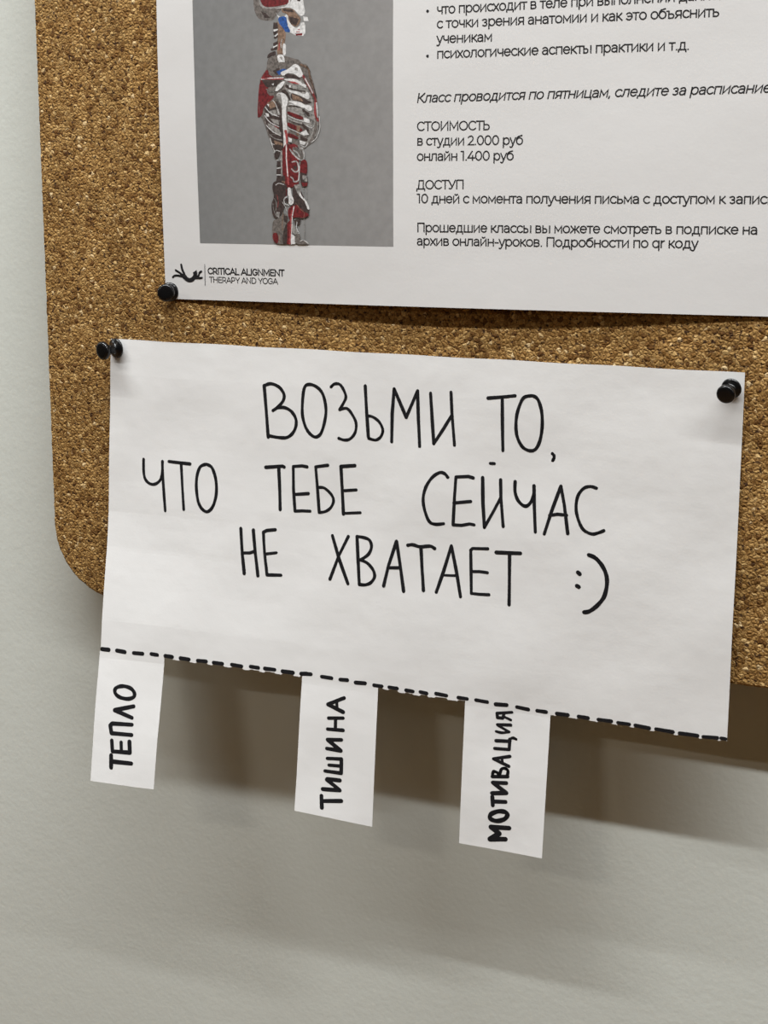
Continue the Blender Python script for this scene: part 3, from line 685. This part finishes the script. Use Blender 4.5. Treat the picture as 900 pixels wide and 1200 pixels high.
_rr = round_rect
def round_rect(inset, _c={}):
    if 'b' not in _c: _c['b'] = _rr(0)
    out = []
    for x, z in _c['b']:                 # same vertex count for every inset
        qx = min(max(x, BR), BW - BR); qz = min(max(z, BR), BH - BR)
        dx, dz = x - qx, z - qz; L = math.hypot(dx, dz) or 1
        out.append((x - dx / L * inset, z - dz / L * inset))
    return out
slab('cork_sheet', [(.3, -10), (0, -9), (0, -1.0), (.3, -.3), (1.0, 0)], M_CORK, board, .22)
slab('backing_board', [(1.2, -17.6), (1.2, -10)], M_BACK, board)

# ---------------------------------------------------------------- printed poster
poster = thing('printed_poster', 'white printed class notice with a grey skeleton photo, pinned to the cork board', 'poster', W(67.9, 146.5))
ang = math.atan2(149.37 - 146.52, 341.6 - 68.32)
PZ0, PW, PH = 146.5, 297, 210
def pb(x): return PZ0 + (x - 68) * math.tan(ang)
sheet('paper_sheet', lambda t: 68.1 - .2 * (1 - t), lambda t: 68.1 + PW - 1.5 * (1 - t), lambda s: pb(68 + PW * s) + PH, pb, poster_h, 120, 90, M_POSTER, poster)
q = DATA['photo']; ph = Ink(poster_h)
lx = lambda z: q[1][0] + (q[0][0] - q[1][0]) * (z - q[1][1]) / (q[0][1] - q[1][1])
rx = lambda z: q[2][0] + (q[3][0] - q[2][0]) * (z - q[2][1]) / (q[3][1] - q[2][1])
NZ, NX = 56, 40; grid = []
for j in range(NZ + 1):
    row = []
    for i in range(NX + 1):
        s = i / NX; z = q[1][1] + (q[2][1] - q[1][1]) * s + 146 * j / NZ
        row.append(ph.vert(lx(z) * (1 - s) + rx(z) * s, z, .02))
    grid.append(row)
for j in range(NZ):
    for i in range(NX):
        ph.f.append((grid[j][i], grid[j][i + 1], grid[j + 1][i + 1], grid[j + 1][i])); ph.m.append(0)
photo = ph.build('photo_print', M_PHOTO, poster); photo['label'] = 'grey photo print of an anatomical skeleton seen from the side'
fg = Ink(poster_h); zmin = q[1][1] + .4
for k, (col, w, sm, pts) in enumerate(DATA['figure']):
    lift = .04 + k * .0018
    if w: fg.stroke(w, sm, [(x, max(z, zmin + w / 2)) for x, z in pts], lift, col)
    else: fg.fill([(x, max(z, zmin)) for x, z in pts], lift, col)
sk = fg.build('skeleton_figure', FIG_M, photo)
lg = Ink(poster_h)
for k, (col, w, sm, pts) in enumerate(DATA['logo']):
    if w: lg.stroke(w, sm, pts, .06 + k * .004, col, wob=.0)
    else: lg.fill(pts, .05, col)
lo = lg.build('printed_logo', [M_PRINT, M_GREY], poster); lo['label'] = 'black leaping figure logo beside a thin upright bar'
def arc(cx, cy, rx, ry, a0, a1):
    n = max(3, int(abs(a1 - a0) / 24))
    return [(cx + rx * math.cos(math.radians(a0 + (a1 - a0) * k / n)), cy + ry * math.sin(math.radians(a0 + (a1 - a0) * k / n))) for k in range(n + 1)]
def glyph_table():
    # a monoline geometric sans: glyph -> (advance, strokes), in ems; centre lines of the pen
    L, H, C_ = .04, .505, .665; M_ = .275; r = .235
    g = {}
    ring = lambda cx, w=.255: arc(cx, M_, w, r, 90, 450)
    g['о'] = (.62, [ring(.31)]); g['с'] = (.54, [arc(.31, M_, .255, r, 45, 315)])
    g['e'] = g['е'] = (.60, [[(.06, .285), (.54, .285)] + arc(.30, M_, .245, r, 5, 320)])
    g['а'] = (.56, [[(.09, .44)] + arc(.26, .34, .20, .165, 120, 0) + [(.46, L)], [(.46, .30), (.24, .30)] + arc(.22, .17, .16, .13, 90, 270) + arc(.25, .23, .21, .19, 270, 345)])
    bowl = lambda x, top, bot, rx, x1: [(x, top)] + arc(x1, (top + bot) / 2, rx, (top - bot) / 2, 90, -90) + [(x, bot)]
    g['в'] = (.57, [[(.09, L), (.09, H)], bowl(.09, H, .285, .13, .33), bowl(.09, .285, L, .145, .345)])
    g['з'] = (.50, [[(.06, .45)] + arc(.23, .395, .16, .11, 130, -90), arc(.23, .165, .18, .125, 90, -140)])
    g['т'] = (.47, [[(.02, H), (.45, H)], [(.235, L), (.235, H)]])
    g['г'] = (.42, [[(.09, L), (.09, H), (.40, H)]])
    g['д'] = (.66, [[(.16, L), (.20, .28), (.22, H), (.50, H), (.50, L)], [(.05, -.09), (.05, L), (.60, L), (.60, -.09)]])
    g['и'] = (.63, [[(.09, H), (.09, L), (.53, H), (.53, L)]])
    g['й'] = (.63, [[(.09, H), (.09, L), (.53, H), (.53, L)], arc(.31, .68, .11, .075, 200, 340)])
    g['к'] = (.52, [[(.09, L), (.09, H)], [(.09, .28), (.20, .28), (.46, H)], [(.20, .28), (.49, L)]])
    g['л'] = (.61, [[(.03, .04), (.11, .06), (.15, .2), (.17, H), (.51, H), (.51, L)]])
    g['м'] = (.72, [[(.09, L), (.09, H), (.36, .15), (.63, H), (.63, L)]])
    g['н'] = (.62, [[(.09, L), (.09, H)], [(.53, L), (.53, H)], [(.09, .28), (.53, .28)]])
    g['п'] = (.61, [[(.09, L), (.09, H), (.52, H), (.52, L)]])
    g['р'] = (.64, [[(.09, -.16), (.09, H)], ring(.335, .24)])
    g['q'] = (.64, [[(.55, -.16), (.55, H)], ring(.305, .24)])
    g['r'] = (.36, [[(.09, L), (.09, H)], arc(.30, .31, .20, .19, 175, 85)])
    g['у'] = (.52, [[(.03, H), (.265, .03)], [(.49, H), (.27, .02), (.20, -.12), (.11, -.16), (.04, -.13)]])
    g['х'] = (.50, [[(.04, L), (.46, H)], [(.04, H), (.46, L)]])
    g['ц'] = (.64, [[(.09, H), (.09, L), (.60, L), (.60, -.09)], [(.51, L), (.51, H)]])
    g['ч'] = (.57, [[(.48, L), (.48, H)], [(.08, H), (.08, .36)] + arc(.25, .36, .17, .14, 180, 270) + [(.48, .24)]])
    g['ш'] = (.86, [[(.09, H), (.09, L), (.77, L), (.77, H)], [(.43, L), (.43, H)]])
    g['ь'] = (.54, [[(.09, H), (.09, L)], bowl(.09, .315, L, .15, .32)])
    g['ъ'] = (.62, [[(.02, H), (.17, H), (.17, L)], bowl(.17, .315, L, .15, .40)])
    g['ы'] = (.74, [[(.09, H), (.09, L)], bowl(.09, .315, L, .14, .28), [(.65, L), (.65, H)]])
    g['э'] = (.54, [arc(.24, M_, .245, r, 135, -135), [(.16, .28), (.48, .28)]])
    g['я'] = (.57, [[(.48, L), (.48, H)], [(.48, H)] + arc(.23, .365, .15, .14, 90, 270) + [(.48, .225)], [(.25, .22), (.07, L)]])
    g['ж'] = (.78, [[(.39, L), (.39, H)], [(.04, L), (.29, .28), (.07, H)], [(.74, L), (.49, .28), (.71, H)], [(.29, .28), (.49, .28)]])
    g['б'] = (.62, [ring(.31), [(.06, .30)] + arc(.36, .36, .30, .28, 180, 95) + [(.50, .67)]])
    # capitals
    cr = .315; cm = .352
    g['С'] = g['C'] = (.70, [arc(.39, cm, .33, cr, 42, 318)]); g['О'] = g['O'] = (.80, [arc(.40, cm, .34, cr, 90, 450)])
    g['Т'] = g['T'] = (.56, [[(.01, C_), (.55, C_)], [(.28, L), (.28, C_)]])
    g['И'] = (.77, [[(.10, C_), (.10, L), (.67, C_), (.67, L)]]); g['М'] = g['M'] = (.86, [[(.10, L), (.10, C_), (.43, .17), (.76, C_), (.76, L)]])
    g['Ь'] = (.64, [[(.10, C_), (.10, L)], bowl(.10, .41, L, .19, .36)]); g['П'] = (.75, [[(.10, L), (.10, C_), (.65, C_), (.65, L)]])
    g['К'] = (.66, [[(.10, L), (.10, C_)], [(.10, .35), (.24, .35), (.58, C_)], [(.24, .35), (.62, L)]])
    g['Д'] = (.78, [[(.17, L), (.23, .38), (.25, C_), (.62, C_), (.62, L)], [(.04, -.10), (.04, L), (.74, L), (.74, -.10)]])
    g['У'] = (.64, [[(.03, C_), (.33, .18)], [(.61, C_), (.34, .16), (.26, .06), (.16, .03), (.08, .06)]])
    g['A'] = (.72, [[(.02, L), (.36, C_), (.70, L)], [(.15, .23), (.57, .23)]]); g['L'] = (.56, [[(.10, C_), (.10, L), (.52, L)]])
    g['I'] = (.24, [[(.12, L), (.12, C_)]]); g['N'] = (.77, [[(.10, L), (.10, C_), (.67, L), (.67, C_)]])
    g['G'] = (.76, [arc(.39, cm, .33, cr, 42, 330) + [(.675, .33), (.44, .33)]]); g['E'] = (.62, [[(.56, C_), (.10, C_), (.10, L), (.57, L)], [(.10, .36), (.51, .36)]])
    g['R'] = (.67, [[(.10, L), (.10, C_)], bowl(.10, C_, .27, .197, .36), [(.38, .27), (.59, L)]]); g['P'] = (.67, [[(.10, L), (.10, C_)], bowl(.10, C_, .27, .197, .36)])
    g['H'] = (.77, [[(.10, L), (.10, C_)], [(.67, L), (.67, C_)], [(.10, .36), (.67, .36)]]); g['D'] = (.77, [[(.10, L), (.10, C_)] + arc(.38, cm, .32, .313, 90, -90) + [(.10, L)]])
    g['Y'] = (.64, [[(.02, C_), (.32, .29), (.62, C_)], [(.32, .29), (.32, L)]])
    g['0'] = (.66, [arc(.33, cm, .26, cr, 90, 450)]); g['1'] = (.37, [[(.04, .665), (.23, .665), (.23, L)]])
    g['2'] = (.57, [[(.06, .56)] + arc(.27, .48, .20, .185, 140, -20) + [(.42, .35), (.06, L), (.53, L)]])
    g['4'] = (.65, [[(.40, C_), (.05, .20), (.62, .20)], [(.45, .36), (.45, L)]])
    g['.'] = (.22, [[(.10, .05), (.115, .05)]]); g[','] = (.22, [[(.11, .06), (.085, -.06)]]); g['-'] = (.38, [[(.06, .26), (.32, .26)]])
    g[' '] = (.27, [])
    return g
GLYPHS = glyph_table()
def printed_line(text, p0, p1, em, italic, bold, parent):
    ink = Ink(poster_h); L = math.dist(p0, p1); dx, dz = (p1[0] - p0[0]) / L, (p1[1] - p0[1]) / L
    if text == '•':
        ink.disc((p0[0] + p1[0]) / 2, (p0[1] + p1[1]) / 2 + .26 * em, .115 * em, .05, 0, 14)
        return ink.build('printed_bullet', M_PRINT, parent)
    em /= .98; pen = .135 if bold else .095
    total = sum(GLYPHS[c][0] for c in text); kx = L / total
    x = 0
    for c in text:
        adv, st = GLYPHS[c]
        for s in st:
            q = []
            for a, b in s:
                X = (x + a) * kx + (b * em * .2 if italic else 0); Z = (b) * em - .0 * em
                q.append((p0[0] + dx * X - dz * Z, p0[1] + dz * X + dx * Z))
            ink.pen_line(q, pen * em / 2, .05)
        x += adv
    return ink.build('printed_text', M_PRINT, parent)
for t in DATA['text']: printed_line(*t, poster)

# ---------------------------------------------------------------- handwritten note
note = thing('handwritten_note', 'white handwritten landscape note with tear-off strips, pinned over the lower board edge', 'note', W(37, 127))
TL, TR, BRc, BL = DATA['noteq']; EDGE = DATA['edge']
def edge_z(x):
    if x <= EDGE[0][0]: return EDGE[0][1]
    for a, b in zip(EDGE, EDGE[1:]):
        if x <= b[0]: return a[1] + (b[1] - a[1]) * (x - a[0]) / (b[0] - a[0])
    return EDGE[-1][1]
dash_spans = [(min(p[0] for p in l[2]), max(p[0] for p in l[2])) for g in DATA['dash'] for l in g]
STR = DATA['strips']
def ragged(x):
    z = edge_z(x)
    for s in STR:
        if s[0][0] <= x <= s[1][0]: return z
    ind = any(a - .3 < x < b + .3 for a, b in dash_spans)
    return z + (.25 if ind else -.35) + .12 * math.sin(x * 2.1) * math.sin(x * .7)
sheet('paper_sheet', lambda t: TL[0] - .35 * math.sin(t * 3.1), lambda t: TR[0] + (BRc[0] - TR[0]) * t, lambda s: TL[1] + (TR[1] - TL[1]) * s + .12 * math.sin(s * 40), ragged, note_h, 420, 80, M_NOTE, note)
for k, grp in enumerate(((0, 1), (2,), (3,), (4,), (5, 6), (7,), (8, 9), (10,))):
    ink = Ink(note_h)
    for g in grp:
        for w, sm, pts in DATA['note'][g]: ink.stroke(w * 1.17, sm, pts)
    o = ink.build('handwritten_word', M_INK, note)
dl = Ink(note_h)
for g in DATA['dash']:
    for w, sm, pts in g:
        dl.stroke(w * 1.3, sm, pts, .05, 0, clampz=ragged)
dl.build('dashed_line', M_INK, note)
for k, (a, b, c, d) in enumerate(STR):
    def lft(t, a=a, d=d): return a[0] + (d[0] - a[0]) * t
    def rgt(t, b=b, c=c): return b[0] + (c[0] - b[0]) * t
    st = sheet('tear_off_strip', lft, rgt, lambda s, a=a, b=b: edge_z(a[0] + (b[0] - a[0]) * s) - .02, lambda x, c=c, d=d: d[1] + (c[1] - d[1]) * (x - d[0]) / (c[0] - d[0]), note_h, 30, 40, M_NOTE, note)
    st['label'] = ('narrow paper strip lettered ТЕПЛО', 'middle paper strip lettered ТИШИНА', 'right paper strip lettered МОТИВАЦИЯ')[k]
    ink = Ink(note_h)
    for g in DATA['strip%d' % (k + 1)]:
        for w, sm, pts in g: ink.stroke(w * 1.22, sm, pts)
    ink.build('handwritten_word', M_INK, st)

# ---------------------------------------------------------------- push pins
def lathe(name, prof, mat, parent, axis, origin, n=40):
    ax = Vector(axis).normalized(); s = ax.orthogonal().normalized(); t = ax.cross(s)
    v = []; f = []
    for h, r in prof:
        for k in range(n):
            a = 2 * math.pi * k / n
            v.append(tuple(Vector(origin) + ax * h + (s * math.cos(a) + t * math.sin(a)) * r))
    for j in range(len(prof) - 1):
        for k in range(n):
            l = (k + 1) % n; f.append((j * n + k, j * n + l, (j + 1) * n + l, (j + 1) * n + k))
    f.append(list(range(n))[::-1]); f.append([(len(prof) - 1) * n + k for k in range(n)])
    return mesh_obj(name, v, f, mat, parent, smooth=True)
mm = .001
GRIP = [(0, 3.5), (.1, 3.9), (.5, 4.1), (.9, 4.0), (1.25, 3.5), (1.5, 2.5), (1.9, 2.05), (3, 1.9), (4.6, 1.95), (5.3, 2.3), (5.8, 2.9), (6.1, 3.35), (6.5, 3.65), (7.4, 3.7), (7.9, 3.55), (8.25, 3.1), (8.4, 2.4), (8.45, 1.0)]
def pin(x, z, tilt, label, k=1.0):
    root = thing('push_pin', label, 'push pin', W(x, z, .5), 'black push pins holding the two papers')
    ax = Vector((tilt[0], -1, tilt[1])).normalized()
    lift = .5 + 4.1 * k * math.sqrt(1 - ax.y * ax.y) * .55
    o0 = Vector(W(x, z, lift))
    lathe('grip', [(h * mm * k, r * mm * k) for h, r in GRIP], M_PIN, root, ax, o0)
    lathe('needle', [(-7 * mm, .05 * mm), (-6 * mm, .5 * mm), (.2 * mm, .55 * mm)], M_STEEL, root, ax, o0, 12)
pins = DATA['pins']
pin(pins[0][0] + .9, pins[0][1], (-.30, -.08), 'black push pin leaning left through the upper left corner of the handwritten note', 1.16)
pin(*pins[1], (-.10, -.24), 'black push pin through the upper right corner of the handwritten note', 1.0)
pin(*pins[2], (.36, .02), 'black push pin at the lower left corner of the printed poster', 1.06)
